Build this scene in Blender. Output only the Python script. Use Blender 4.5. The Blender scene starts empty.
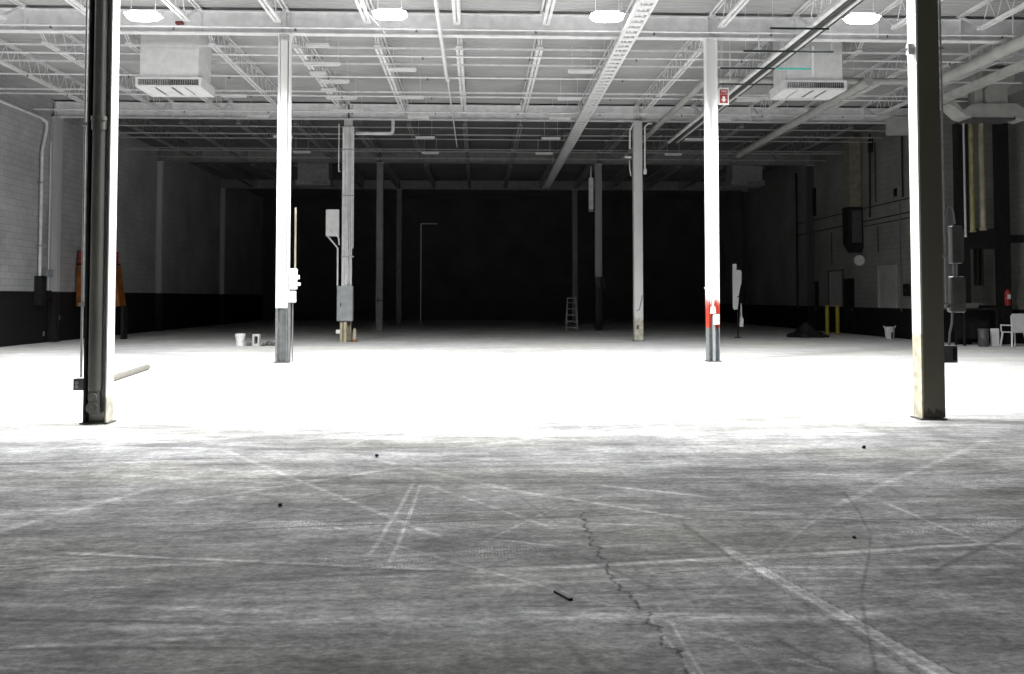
import bpy, bmesh, math, random
from mathutils import Vector, Matrix
R = random.Random(7)
sc = bpy.context.scene
COL = sc.collection
PI = math.pi

# ------------------------------------------------------------------ helpers
class MB:
    def __init__(s): s.bm = bmesh.new()
    def box(s, x0, x1, y0, y1, z0, z1, bev=0.0, rot=None):
        r = bmesh.ops.create_cube(s.bm, size=1.0)
        vs = r['verts']
        for v in vs:
            v.co = Vector(((x0+x1)/2+v.co.x*(x1-x0), (y0+y1)/2+v.co.y*(y1-y0), (z0+z1)/2+v.co.z*(z1-z0)))
        if rot:
            bmesh.ops.transform(s.bm, matrix=rot, verts=vs)
        if bev > 0:
            es = list({e for v in vs for e in v.link_edges})
            bmesh.ops.bevel(s.bm, geom=es, offset=bev, segments=2, affect='EDGES', profile=.5)
        return s
    def cyl(s, p0, p1, r, seg=12, r2=None):
        p0, p1 = Vector(p0), Vector(p1); d = p1-p0
        res = bmesh.ops.create_cone(s.bm, cap_ends=True, segments=seg, radius1=r, radius2=r if r2 is None else r2, depth=d.length)
        q = Vector((0, 0, 1)).rotation_difference(d.normalized())
        bmesh.ops.transform(s.bm, matrix=Matrix.Translation((p0+p1)/2) @ q.to_matrix().to_4x4(), verts=res['verts'])
        return s
    def path(s, pts, r, seg=10):
        pts = [Vector(p) for p in pts]
        for a, b in zip(pts, pts[1:]): s.cyl(a, b, r, seg)
        for p in pts[1:-1]:
            res = bmesh.ops.create_uvsphere(s.bm, u_segments=seg, v_segments=6, radius=r*1.02)
            bmesh.ops.translate(s.bm, vec=p, verts=res['verts'])
        return s
    def lathe(s, prof, seg=20, c=(0, 0, 0)):
        rings = []
        for (r, z) in prof:
            rings.append([s.bm.verts.new((c[0]+r*math.cos(2*PI*i/seg), c[1]+r*math.sin(2*PI*i/seg), c[2]+z)) for i in range(seg)])
        for a, b in zip(rings, rings[1:]):
            for i in range(seg):
                s.bm.faces.new((a[i], a[(i+1) % seg], b[(i+1) % seg], b[i]))
        s.bm.faces.new(list(reversed(rings[0]))); s.bm.faces.new(rings[-1])
        return s
    def prism(s, poly, a, b, axis='y'):
        def mk(u, v, t):
            return {'y': (u, t, v), 'x': (t, u, v), 'z': (u, v, t)}[axis]
        A = [s.bm.verts.new(mk(u, v, a)) for u, v in poly]
        B = [s.bm.verts.new(mk(u, v, b)) for u, v in poly]
        n = len(poly)
        s.bm.faces.new(A); s.bm.faces.new(list(reversed(B)))
        for i in range(n): s.bm.faces.new((A[i], B[i], B[(i+1) % n], A[(i+1) % n]))
        return s
    def obj(s, name, mat, parent=None, smooth=False, loc=None, label=None):
        bmesh.ops.recalc_face_normals(s.bm, faces=s.bm.faces)
        me = bpy.data.meshes.new(name); s.bm.to_mesh(me); s.bm.free()
        me.materials.append(mat)
        if smooth:
            for p in me.polygons: p.use_smooth = True
            try: me.set_sharp_from_angle(angle=math.radians(40))
            except Exception: pass
        o = bpy.data.objects.new(name, me); COL.objects.link(o)
        if parent: o.parent = parent
        if loc: o.location = loc
        if label: o['label'] = label
        return o

class S:
    # collects shapes and links each one as an object of its own
    def __init__(s): s.q = []
    def __getattr__(s, nm):
        def f(*a, **k): s.q.append((nm, a, k)); return s
        return f
    def obj(s, *a, **k):
        o = None
        for nm, aa, kk in s.q: o = getattr(MB(), nm)(*aa, **kk).obj(*a, **k)
        return o

def tag(o, label, cat, group=None):
    o['label'] = label; o['category'] = cat
    if group: o['group'] = group
    return o
def thing(name, label, cat, loc=(0, 0, 0), rz=0, group=None):
    o = bpy.data.objects.new(name, None); COL.objects.link(o)
    o.location = loc; o.rotation_euler = (0, 0, rz); o.empty_display_size = .1
    return tag(o, label, cat, group)
def struct(o): o['kind'] = 'structure'; return o
def dup(root, loc, label, group=None, rz=None):
    r = root.copy(); COL.objects.link(r); r.location = loc; r['label'] = label
    if rz is not None: r.rotation_euler = (0, 0, rz)
    if group: r['group'] = group
    for ch in list(root.children):
        c = ch.copy(); COL.objects.link(c); c.parent = r
        for g in ch.children:
            d = g.copy(); COL.objects.link(d); d.parent = c
    return r

# ------------------------------------------------------------------ materials
def nt(name):
    m = bpy.data.materials.new(name); m.use_nodes = True
    n = m.node_tree; b = n.nodes['Principled BSDF']
    return m, n, b
def N(n, t, **kw):
    x = n.nodes.new(t)
    for k, v in kw.items(): setattr(x, k, v)
    return x
def ramp(n, fac, stops):
    r = N(n, 'ShaderNodeValToRGB')
    e = r.color_ramp.elements
    e[0].position, e[0].color = stops[0][0], (*stops[0][1], 1)
    e[1].position, e[1].color = stops[-1][0], (*stops[-1][1], 1)
    for p, c in stops[1:-1]:
        k = e.new(p); k.color = (*c, 1)
    n.links.new(fac, r.inputs[0]); return r.outputs[0]
def g3(v): return (v, v, v) if not isinstance(v, tuple) else v
def paint(name, c, rough=.5, var=.12, scale=6, metal=0, bump=.0, stretch=(1, 1, 1), spec=.5):
    m, n, b = nt(name); c = g3(c)
    tc = N(n, 'ShaderNodeTexCoord'); mp = N(n, 'ShaderNodeMapping'); mp.inputs['Scale'].default_value = stretch
    n.links.new(tc.outputs['Object'], mp.inputs[0])
    no = N(n, 'ShaderNodeTexNoise'); no.inputs['Scale'].default_value = scale; no.inputs['Detail'].default_value = 5
    n.links.new(mp.outputs[0], no.inputs['Vector'])
    lo = tuple(x*(1-var*1.6) for x in c); hi = tuple(min(.95, x*(1+var*.8)) for x in c)
    col = ramp(n, no.outputs[0], [(.3, lo), (.65, hi)])
    n.links.new(col, b.inputs['Base Color'])
    b.inputs['Roughness'].default_value = rough; b.inputs['Metallic'].default_value = metal
    b.inputs['Specular IOR Level'].default_value = spec
    if bump:
        bp = N(n, 'ShaderNodeBump'); bp.inputs['Strength'].default_value = bump; bp.inputs['Distance'].default_value = .01
        n.links.new(no.outputs[0], bp.inputs['Height']); n.links.new(bp.outputs[0], b.inputs['Normal'])
    return m

def math_n(n, op, a, b=None, clamp=False):
    x = N(n, 'ShaderNodeMath', operation=op); x.use_clamp = clamp
    for i, v in enumerate((a, b)):
        if v is None: continue
        if isinstance(v, (int, float)): x.inputs[i].default_value = v
        else: n.links.new(v, x.inputs[i])
    return x.outputs[0]
def mixc(n, fac, a, b, mode='MIX'):
    x = N(n, 'ShaderNodeMix', data_type='RGBA', blend_type=mode)
    if isinstance(fac, (int, float)): x.inputs[0].default_value = fac
    else: n.links.new(fac, x.inputs[0])
    for i, v in ((6, a), (7, b)):
        if isinstance(v, tuple): x.inputs[i].default_value = (*v, 1)
        else: n.links.new(v, x.inputs[i])
    return x.outputs[2]
def mapr(n, v, a, b, c=0, d=1, smooth=False):
    x = N(n, 'ShaderNodeMapRange'); x.clamp = True
    if smooth: x.interpolation_type = 'SMOOTHSTEP'
    n.links.new(v, x.inputs[0])
    for i, k in enumerate((a, b, c, d)): x.inputs[i+1].default_value = k
    return x.outputs[0]

M_white = paint('white_paint', (.70, .70, .70), .55, .06)
M_white2 = paint('white_column_paint', (.78, .78, .76), .5, .05, 3, stretch=(1, 1, .2))
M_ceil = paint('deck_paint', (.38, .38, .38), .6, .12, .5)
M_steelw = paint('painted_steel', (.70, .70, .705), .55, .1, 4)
M_steeld = paint('far_shaded_steel', (.22, .22, .22), .6, .12, 4)  # white steelwork of the far bays, its dimness put into the grey
M_greyd2b = paint('channel_grey', (.10, .10, .10), .5, .15, 8)
M_steeld2 = paint('dimmed_steel', (.34, .34, .34), .6, .1, 4)  # painted steel darkened, dim light of the far bays put into it
M_grey = paint('grey_enamel', (.26, .28, .29), .5, .12, 5)
M_greyd = paint('dark_grey_metal', (.07, .07, .07), .5, .2, 8)
M_zinc = paint('galvanised', (.42, .42, .42), .4, .15, 12, metal=.5)
M_black = paint('black_paint', (.012, .012, .012), .6, .3, 8, spec=.25)
M_olive = paint('olive_grey_steel', (.20, .195, .15), .6, .22, 3, stretch=(2, 2, .5))
M_cream = paint('cream_paint', (.45, .40, .28), .6, .2, 4)
M_creamd = paint('faded_cream_duct', (.20, .18, .13), .6, .2, 4)
M_olivep = paint('olive_pipe', (.17, .15, .07), .6, .2, 5)
M_red = paint('red_paint', (.30, .025, .02), .5, .2, 8)
M_orange = paint('orange_paint', (.22, .07, .01), .55, .25, 4)
M_yellow = paint('yellow_paint', (.34, .26, .015), .5, .2, 6)
M_plastic = paint('white_plastic', (.7, .7, .7), .4, .06, 5)
M_teal = paint('teal_paint', (.10, .55, .48), .5, .1)
M_dgreen = paint('dark_green_steel', (.01, .022, .017), .5, .2)
M_conc = paint('cinder', (.45, .45, .43), .9, .2, 25, bump=.3)
M_rubble = paint('rubble_grey', (.10, .10, .095), .9, .4, 30, bump=.3)
M_duct = paint('duct_sheet', (.38, .38, .36), .5, .1, 3)
M_blackstick = paint('charred_wood', (.01, .01, .01), .8, .3, 20)
M_lensoff = paint('unlit_lens', (.62, .62, .62), .35, .03)

def emit(name, s, c=(1, 1, 1)):
    m, n, b = nt(name)
    b.inputs['Base Color'].default_value = (.9, .9, .9, 1)
    b.inputs['Emission Color'].default_value = (*c, 1); b.inputs['Emission Strength'].default_value = s
    return m
M_lens = emit('lit_lens', 26, (1, 1, 1))

# painted steel with a coloured paint band by height (world z of the column's own base)
def banded(name, lo, hi, z, ragged=.02, mid=None, z2=None, rough=.5):
    m, n, b = nt(name)
    tc = N(n, 'ShaderNodeTexCoord'); sp = N(n, 'ShaderNodeSeparateXYZ'); n.links.new(tc.outputs['Object'], sp.inputs[0])
    mp = N(n, 'ShaderNodeMapping'); mp.inputs['Scale'].default_value = (14, 14, 1.2); n.links.new(tc.outputs['Object'], mp.inputs[0])
    no = N(n, 'ShaderNodeTexNoise'); no.inputs['Scale'].default_value = 2; no.inputs['Detail'].default_value = 6; n.links.new(mp.outputs[0], no.inputs['Vector'])
    off = math_n(n, 'MULTIPLY', math_n(n, 'SUBTRACT', no.outputs[0], .5), ragged*2)
    zz = math_n(n, 'ADD', sp.outputs[2], off)
    dirt = N(n, 'ShaderNodeTexNoise'); dirt.inputs['Scale'].default_value = 7; dirt.inputs['Detail'].default_value = 6; n.links.new(tc.outputs['Object'], dirt.inputs['Vector'])
    dl = mapr(n, dirt.outputs[0], .35, .65, .6, 1.1)
    loc = mixc(n, 1, g3(lo), dl, 'MULTIPLY')
    col = loc
    if mid:
        zl = math_n(n, 'ADD', sp.outputs[2], math_n(n, 'MULTIPLY', off, .15))
        col = mixc(n, mapr(n, zl, z-.01, z+.01), col, g3(mid))
        col = mixc(n, mapr(n, zz, z2-.08, z2+.08), col, g3(hi))
    else:
        col = mixc(n, mapr(n, zz, z-.015, z+.015), col, g3(hi))
    n.links.new(col, b.inputs['Base Color']); b.inputs['Roughness'].default_value = rough
    return m

def wall_mat(name, up, dado, zd, axis):
    m, n, b = nt(name)
    tc = N(n, 'ShaderNodeTexCoord'); sp = N(n, 'ShaderNodeSeparateXYZ'); n.links.new(tc.outputs['Object'], sp.inputs[0])
    cb = N(n, 'ShaderNodeCombineXYZ')
    n.links.new(sp.outputs[1 if axis == 'x' else 0], cb.inputs[0]); n.links.new(sp.outputs[2], cb.inputs[1])
    br = N(n, 'ShaderNodeTexBrick'); n.links.new(cb.outputs[0], br.inputs['Vector'])
    br.inputs['Scale'].default_value = 1; br.inputs['Brick Width'].default_value = .42; br.inputs['Row Height'].default_value = .21
    br.inputs['Mortar Size'].default_value = .010; br.inputs['Mortar Smooth'].default_value = .6
    u = g3(up)
    br.inputs['Color1'].default_value = (*u, 1); br.inputs['Color2'].default_value = (*[x*.9 for x in u], 1)
    br.inputs['Mortar'].default_value = (*[x*.62 for x in u], 1)
    no = N(n, 'ShaderNodeTexNoise'); no.inputs['Scale'].default_value = .6; no.inputs['Detail'].default_value = 6
    n.links.new(tc.outputs['Object'], no.inputs['Vector'])
    col = mixc(n, 1, br.outputs[0], mapr(n, no.outputs[0], .3, .7, .75, 1.1), 'MULTIPLY')
    col = mixc(n, mapr(n, sp.outputs[2], zd-.01, zd+.01), g3(dado), col)
    n.links.new(col, b.inputs['Base Color']); b.inputs['Roughness'].default_value = .7
    b.inputs['Specular IOR Level'].default_value = .25
    bp = N(n, 'ShaderNodeBump'); bp.inputs['Strength'].default_value = .5; bp.inputs['Distance'].default_value = .01
    bp.invert = True
    n.links.new(br.outputs['Fac'], bp.inputs['Height']); n.links.new(bp.outputs[0], b.inputs['Normal'])
    return m

# concrete floor: worn, dusty, with tyre tracks and cracks
def floor_mat():
    m, n, b = nt('worn_concrete')
    L = n.links.new
    tc = N(n, 'ShaderNodeTexCoord'); P = tc.outputs['Object']
    def noise(scale, st, detail=6, rough=.6, rot=0, src=P):
        mp = N(n, 'ShaderNodeMapping'); mp.inputs['Scale'].default_value = st; mp.inputs['Rotation'].default_value = (0, 0, rot); L(src, mp.inputs[0])
        no = N(n, 'ShaderNodeTexNoise'); no.inputs['Scale'].default_value = scale; no.inputs['Detail'].default_value = detail; no.inputs['Roughness'].default_value = rough
        L(mp.outputs[0], no.inputs['Vector']); return no.outputs[0]
    big = noise(.35, (1, 1, 1), 5, .55)
    st1 = noise(1.3, (.32, 1.2, 1), 8, .68, .03)
    st2 = noise(5.0, (.5, 1.5, 1), 9, .75, -.08)
    st3 = noise(2.2, (1.3, .25, 1), 7, .65, .5)
    fine = noise(38, (.7, 1, 1), 4, .7)
    v = math_n(n, 'MULTIPLY', mapr(n, big, .3, .7, .80, 1.12), mapr(n, st1, .32, .68, .55, 1.42))
    v = math_n(n, 'MULTIPLY', v, mapr(n, st2, .32, .68, .50, 1.50))
    v = math_n(n, 'MULTIPLY', v, mapr(n, st3, .3, .7, .78, 1.2))
    v = math_n(n, 'MULTIPLY', v, mapr(n, fine, .3, .7, .70, 1.3))
    mid = noise(16, (.8, 1.2, 1), 6, .75, .12)
    v = math_n(n, 'MULTIPLY', v, mapr(n, mid, .34, .66, .66, 1.36))
    sp = N(n, 'ShaderNodeSeparateXYZ'); L(P, sp.inputs[0])
    # base tone rises from dark near floor to pale farther back; blotchy border
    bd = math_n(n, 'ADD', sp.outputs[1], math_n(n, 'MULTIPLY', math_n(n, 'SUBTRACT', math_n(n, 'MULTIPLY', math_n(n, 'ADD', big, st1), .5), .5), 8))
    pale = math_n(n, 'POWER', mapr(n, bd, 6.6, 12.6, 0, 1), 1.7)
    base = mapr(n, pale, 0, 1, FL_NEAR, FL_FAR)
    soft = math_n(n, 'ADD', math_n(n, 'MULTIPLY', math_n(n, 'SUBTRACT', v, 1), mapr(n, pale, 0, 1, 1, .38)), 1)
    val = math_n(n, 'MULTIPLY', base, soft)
    # dark rubber patches
    rub = noise(.9, (.35, 1.0, 1), 6, .6, .1)
    rub = math_n(n, 'MULTIPLY', mapr(n, rub, .56, .72), mapr(n, st2, .4, .62))
    val = math_n(n, 'MULTIPLY', val, math_n(n, 'SUBTRACT', 1, math_n(n, 'MULTIPLY', rub, .6)))
    at = N(n, 'ShaderNodeAttribute'); at.attribute_name = 'pale_track'; at2 = N(n, 'ShaderNodeAttribute'); at2.attribute_name = 'dark_track'; at3 = N(n, 'ShaderNodeAttribute'); at3.attribute_name = 'crack'
    lt = math_n(n, 'MULTIPLY', at.outputs['Fac'], mapr(n, st2, .3, .62, .45, 1))
    val = math_n(n, 'MULTIPLY', val, math_n(n, 'ADD', 1, math_n(n, 'MULTIPLY', math_n(n, 'MULTIPLY', lt, mapr(n, pale, 0, 1, 1, .2)), 1.25)))
    dk = math_n(n, 'MAXIMUM', math_n(n, 'MULTIPLY', at2.outputs['Fac'], mapr(n, st2, .3, .6, .35, 1)), math_n(n, 'MULTIPLY', at3.outputs['Fac'], .85))
    val = math_n(n, 'MULTIPLY', val, math_n(n, 'SUBTRACT', 1, math_n(n, 'MULTIPLY', dk, .9)))
    # pale chalky scuffs with tread pattern
    scf = mapr(n, noise(1.3, (.5, 1.2, 1), 5, .6, .7), .58, .70)
    wv = N(n, 'ShaderNodeTexWave'); wv.inputs['Scale'].default_value = 16; wv.inputs['Distortion'].default_value = 9; wv.inputs['Detail'].default_value = 3; wv.inputs['Detail Scale'].default_value = 2; L(P, wv.inputs['Vector'])
    scf = math_n(n, 'MULTIPLY', scf, mapr(n, wv.outputs['Fac'], .5, .9))
    val = math_n(n, 'MULTIPLY', val, math_n(n, 'ADD', 1, math_n(n, 'MULTIPLY', math_n(n, 'MULTIPLY', scf, math_n(n, 'SUBTRACT', 1, math_n(n, 'MULTIPLY', pale, .8))), 1.1)))
    val = math_n(n, 'MINIMUM', val, .82)
    cb = N(n, 'ShaderNodeCombineColor')
    warm = mapr(n, noise(.5, (.5, 1, 1), 4, .5), .45, .65, 0, .09)
    L(val, cb.inputs[0]); L(math_n(n, 'MULTIPLY', val, math_n(n, 'SUBTRACT', 1, math_n(n, 'MULTIPLY', warm, .25))), cb.inputs[1])
    L(math_n(n, 'MULTIPLY', val, math_n(n, 'SUBTRACT', 1, warm)), cb.inputs[2])
    L(cb.outputs[0], b.inputs['Base Color'])
    b.inputs['Specular IOR Level'].default_value = .06
    L(mapr(n, st2, .3, .7, .75, .95), b.inputs['Roughness'])
    bp = N(n, 'ShaderNodeBump'); bp.inputs['Strength'].default_value = .35; bp.inputs['Distance'].default_value = .006
    L(math_n(n, 'SUBTRACT', math_n(n, 'ADD', fine, st2), math_n(n, 'MULTIPLY', at3.outputs['Fac'], 1.5)), bp.inputs['Height']); L(bp.outputs[0], b.inputs['Normal'])
    return m
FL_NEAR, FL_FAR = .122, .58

# ------------------------------------------------------------------ layout
XL, XA, XB, XR = -14.6, -4.5, 5.55, 15.65
YL = [.97+10.1*i for i in range(0, 7)]        # girder lines: .97, 11.07, 21.17, 31.27, 41.37, 51.47, 61.57
ZG, ZT, ZD = 7.7, 8.23, 8.30                  # girder underside / top, deck underside
YB = 61.6
Y0 = -3.0

# ------------------------------------------------------------------ the setting

LIGHT = [
        (1.46, 5.48, 1.88, 3.3, .022, 1), (1.505, 5.50, 1.94, 3.3, .022, .9), (1.48, 5.5, 1.91, 3.3, .045, .55),
        (.27, 7.09, 1.52, 6.09, .035, .8), (-2.58, 5.48, -.6, 5.11, .028, .9), (-.6, 5.11, -.04, 5.03, .022, .6),
        (-.51, 7.43, -.63, 5.21, .022, .7), (-.45, 7.43, -.49, 5.12, .018, .7), (.19, 5.02, 3.36, 5.48, .035, .7),
        (-1.4, 4.80, .19, 5.02, .03, .35), (.96, 7.26, 1.77, 6.79, .045, .7), (.16, 4.32, 1.42, 4.23, .075, .9), (1.42, 4.23, 4.2, 4.5, .05, .4),
        (-1.9, 4.2, .16, 4.32, .05, .3), (2.97, 6.58, 3.13, 5.1, .03, .6), (-3.4, 5.2, -2.51, 7.39, .06, .5), (-2.27, 6.68, -.56, 8.18, .06, .5),
        (-.56, 8.18, 1.6, 8.9, .05, .35), (-.43, 7.35, .53, 5.87, .03, .5), (.99, 14.41, 1.29, 9.54, .06, .3), (-1.46, 9.01, .61, 6.73, .05, .45), (.61, 6.73, 3.2, 5.9, .05, .35),
        (.78, 4.36, .89, 3.4, .009, .7), (.87, 4.43, .90, 3.4, .009, .7), (1.17, 3.6, .93, 5.19, .02, .3), (.14, 5.64, .5, 5.49, .02, .8),
        (-3.2, 4.66, -.85, 4.4, .035, .5), (-2.9, 3.9, -1.05, 4.1, .03, .4), (4.97, 21, 5.03, 13.1, .05, .3), (2.0, 12, 6, 8.5, .09, .4), (5.5, 9.5, 2.4, 6.3, .05, .4),
        (.46, 6.1, 1.25, 5.95, .02, .5), (-4.5, 8.2, -1.5, 7.4, .06, .4), (-1.4, 12.5, 3.5, 10.5, .1, .3)]
DARK = [(-2.58, 5.43, -.6, 5.065, .012, .6), (-.6, 5.065, .0, 4.98, .012, .7), (1.36, 6.0, 1.47, 5.3, .03, .5), (1.52, 5.46, 1.97, 3.3, .008, .6), (1.42, 5.46, 1.81, 3.3, .008, .5),
            (-3, 4.42, -.9, 4.22, .03, .6), (-2.7, 4.0, -.8, 3.95, .03, .5), (.15, 4.45, 1.5, 4.36, .015, .6), (.19, 4.95, 3.36, 5.40, .012, .5),
            (.95, 4.6, .60, 5.3, .03, .4), (.30, 6.9, .55, 6.0, .02, .35), (1.3, 4.0, 1.55, 3.4, .02, .6), (.35, 4.1, .55, 3.4, .03, .4), (-3.8, 4.9, -1.7, 4.75, .02, .4),
            (.95, 4.92, 1.25, 4.98, .008, .8), (-1.2, 5.0, -.75, 4.95, .008, .5), (-.5, 4.55, 1.9, 4.72, .015, .35)]
CRACK = [[(.70, 6.41), (.71, 5.74), (.74, 5.19), (.71, 4.83), (.79, 4.36), (.80, 3.98), (.85, 3.76), (.83, 3.3)], [(2.85, 7.0), (2.52, 5.72), (1.91, 4.47), (1.52, 3.4)]]
def floor_mesh(mat):
    import numpy as np
    def axis(parts):
        out = []
        for a, b, st in parts: out.append(np.arange(a, b-st*.5, st))
        return np.concatenate(out+[np.array([parts[-1][1]])])
    xs = axis([(XL-.3, -6, .6), (-6, -3.6, .06), (-3.6, 4.2, .014), (4.2, 8, .06), (8, 18.1, .6)])
    ys = axis([(Y0, 3, .5), (3, 3.4, .1), (3.4, 7.6, .015), (7.6, 15, .05), (15, YB+.3, .8)])
    X, Y = np.meshgrid(xs, ys)
    rng = np.random.RandomState(3)
    def wob(k, amp):  # smooth pseudo-noise
        o = np.zeros_like(X)
        for i in range(7):
            fx, fy = rng.uniform(-k, k, 2)*(1+i*.45); o += np.sin(fx*X+fy*Y+rng.uniform(0, 6.28))/(1+i*.5)
        return o*amp
    wx, wy = X+wob(2.4, .006), Y+wob(2.4, .006)
    def seg(PX, PY, a, w, soft):
        x0, y0, x1, y1 = a; dx, dy = x1-x0, y1-y0
        t = np.clip(((PX-x0)*dx+(PY-y0)*dy)/(dx*dx+dy*dy), 0, 1)
        d = np.hypot(PX-x0-t*dx, PY-y0-t*dy); e = np.clip((w-d)/(w*(1-soft)), 0, 1)
        ends = np.clip(np.minimum(t, 1-t)*8+.25, 0, 1)
        return e*e*(3-2*e)*ends
    lt = np.zeros_like(X); dk = np.zeros_like(X); ck = np.zeros_like(X)
    for a in LIGHT: lt = np.maximum(lt, seg(wx, wy, a[:4], a[4], .3)*a[5])
    # random old tyre marks, nearly straight, mostly running across
    for i in range(95):
        cx, cy = rng.uniform(-4.5, 5.5), rng.uniform(3.3, 13); an = rng.normal(0, .16) if rng.rand() < .72 else rng.uniform(-1.4, 1.4); L = rng.uniform(.4, 2.4)
        a = (cx-L*np.cos(an), cy-L*np.sin(an), cx+L*np.cos(an), cy+L*np.sin(an))
        wd = rng.uniform(.008, .05)*(1 if cy < 8 else 1.8); st = rng.uniform(.2, .65)
        if i % 5 < 3: lt = np.maximum(lt, seg(wx, wy, a, wd, .1)*st)
        else: dk = np.maximum(dk, seg(wx, wy, a, wd*.7, .1)*st)
    for a in DARK: dk = np.maximum(dk, seg(wx, wy, a[:4], max(a[4], .011), .2)*a[5])
    cx_, cy_ = X+wob(26, .016), Y+wob(26, .016)
    for k, c in enumerate(CRACK):
        for p, q in zip(c, c[1:]): ck = np.maximum(ck, seg(cx_ if k == 0 else wx, cy_ if k == 0 else wy, (*p, *q), .012, .2)*(1 if k == 0 else .5))
    ny, nx = X.shape
    co = np.stack([X.ravel(), Y.ravel(), np.zeros(X.size)], 1).astype('f4')
    idx = np.arange(X.size).reshape(ny, nx)
    q = np.stack([idx[:-1, :-1], idx[:-1, 1:], idx[1:, 1:], idx[1:, :-1]], -1).reshape(-1, 4)
    me = bpy.data.meshes.new('floor')
    me.vertices.add(len(co)); me.vertices.foreach_set('co', co.ravel())
    me.loops.add(q.size); me.loops.foreach_set('vertex_index', q.ravel().astype('i4'))
    me.polygons.add(len(q)); me.polygons.foreach_set('loop_start', np.arange(0, q.size, 4).astype('i4')); me.polygons.foreach_set('loop_total', np.full(len(q), 4, 'i4'))
    me.update(calc_edges=True)
    for nm, v in (('pale_track', lt), ('dark_track', dk), ('crack', ck)):
        at = me.attributes.new(nm, 'FLOAT', 'POINT'); at.data.foreach_set('value', v.ravel().astype('f4'))
    me.materials.append(mat)
    o = bpy.data.objects.new('floor', me); COL.objects.link(o); return o
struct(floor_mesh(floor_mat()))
m = MB()
y = Y0; prof = []
while y < YB+.2:
    prof += [(y, ZD), (y+.06, ZD), (y+.09, ZD+.04), (y+.17, ZD+.04)]; y += .2
prof += [(y, ZD), (y, ZD+.12), (Y0, ZD+.12)]
bm = m.bm
A = [bm.verts.new((XL-.3, a, b)) for a, b in prof]; B = [bm.verts.new((18.1, a, b)) for a, b in prof]
for i in range(len(prof)-1): bm.faces.new((A[i], B[i], B[i+1], A[i+1]))
co_ = m.obj('ceiling', M_ceil); struct(co_)
co_.data.materials.append(paint('far_shaded_deck', (.10, .10, .10), .6, .15, .5))  # deck past the third girder line, drop in light painted in
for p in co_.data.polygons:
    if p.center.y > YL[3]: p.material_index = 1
WL = wall_mat('left_block_wall', (.46, .465, .47), (.010, .010, .011), 1.72, 'x')
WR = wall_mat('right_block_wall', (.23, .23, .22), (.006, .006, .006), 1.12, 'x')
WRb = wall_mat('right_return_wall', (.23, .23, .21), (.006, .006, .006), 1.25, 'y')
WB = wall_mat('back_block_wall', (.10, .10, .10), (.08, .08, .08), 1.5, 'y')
m = MB(); m.box(XL-.3, XL, Y0, YB, 0, ZD); struct(m.obj('wall_left', WL))
m = MB(); m.box(XR, XR+.3, 29.8, YB, 0, ZD); struct(m.obj('wall_right', WR))
m = MB(); m.box(XR+.3, 17.8, 29.8, 30.0, 0, ZD); struct(m.obj('wall_right_return', WRb))
m = MB(); m.box(17.8, 18.1, Y0, 30.0, 0, ZD); struct(m.obj('wall_right_front', WR))
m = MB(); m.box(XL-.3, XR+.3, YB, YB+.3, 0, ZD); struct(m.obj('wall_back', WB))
# boarded recesses and doors of the right wall
def panel(name, y0, y1, z0, z1, mat, frame_mat):
    t = MB().box(XR-.03, XR-.002, y0, y1, z0, z1).obj(name, mat); struct(t)
    f = MB(); w = .07
    f.box(XR-.08, XR-.002, y0-w, y0, z0, z1+w).box(XR-.08, XR-.002, y1, y1+w, z0, z1+w).box(XR-.08, XR-.002, y0, y1, z1, z1+w)
    f.obj('frame', frame_mat, t)
    return t
M_board = paint('boarded_grey', (.30, .30, .29), .6, .1, 2)
panel('window_1', 38.0, 39.5, 1.12, 2.66, M_board, M_greyd)
panel('window_2', 33.1, 34.5, 1.12, 2.68, M_board, M_board)
d = panel('door_1', 36.95, 37.8, 0, 2.25, M_black, M_black)
MB().cyl((XR-.09, 37.05, 1.0), (XR-.03, 37.05, 1.0), .02).obj('door_handle', M_zinc, d)
d = panel('door_2', 40.9, 41.9, 0, 2.2, M_black, M_black)
MB().cyl((XR-.09, 41.0, 1.0), (XR-.03, 41.0, 1.0), .02).obj('door_handle', M_zinc, d)

# ------------------------------------------------------------------ girders
rowname = {1: 'over the two nearest columns', 2: 'over the second pair of columns', 3: 'over the third pair of columns', 4: 'over the fourth pair of columns', 5: 'over the farthest pair of columns'}
bayname = ['left side bay', 'middle bay', 'right side bay']
def girder_mb(w):
    b = MB(); b.box(0, w, -.11, .11, 0, .025); b.box(0, w, -.11, .11, .505, .53); b.box(0, w, -.008, .008, .025, .505)
    return b
def make_girder(ms=None):
    ms = ms or M_steelw
    t = thing('roof_girder', '', 'beam', group='white roof girders')
    girder_mb(10.04).obj('beam', ms, t)
    s = S()
    for x in (.1, 9.94): s.box(x-.006, x+.006, -.10, .10, .025, .505)
    for k in range(1, 5): s.box(k*2.02-.006, k*2.02+.006, -.10, .10, .025, .505)
    s.obj('stiffener', ms, t)
    return t
gp = None
for r in range(1, 6):
    for bi, x in enumerate((XL+.03, XA+.03, XB+.03)):
        lab = 'white steel roof girder %s, spanning the %s' % (rowname[r], bayname[bi])
        if gp is None: gp = make_girder(); gp.location = (x, YL[r], ZG); gp['label'] = lab
        elif r < 4: dup(gp, (x, YL[r], ZG), lab)
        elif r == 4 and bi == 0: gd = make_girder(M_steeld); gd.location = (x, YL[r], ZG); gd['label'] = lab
        else: dup(gd, (x, YL[r], ZG), lab)

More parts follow.
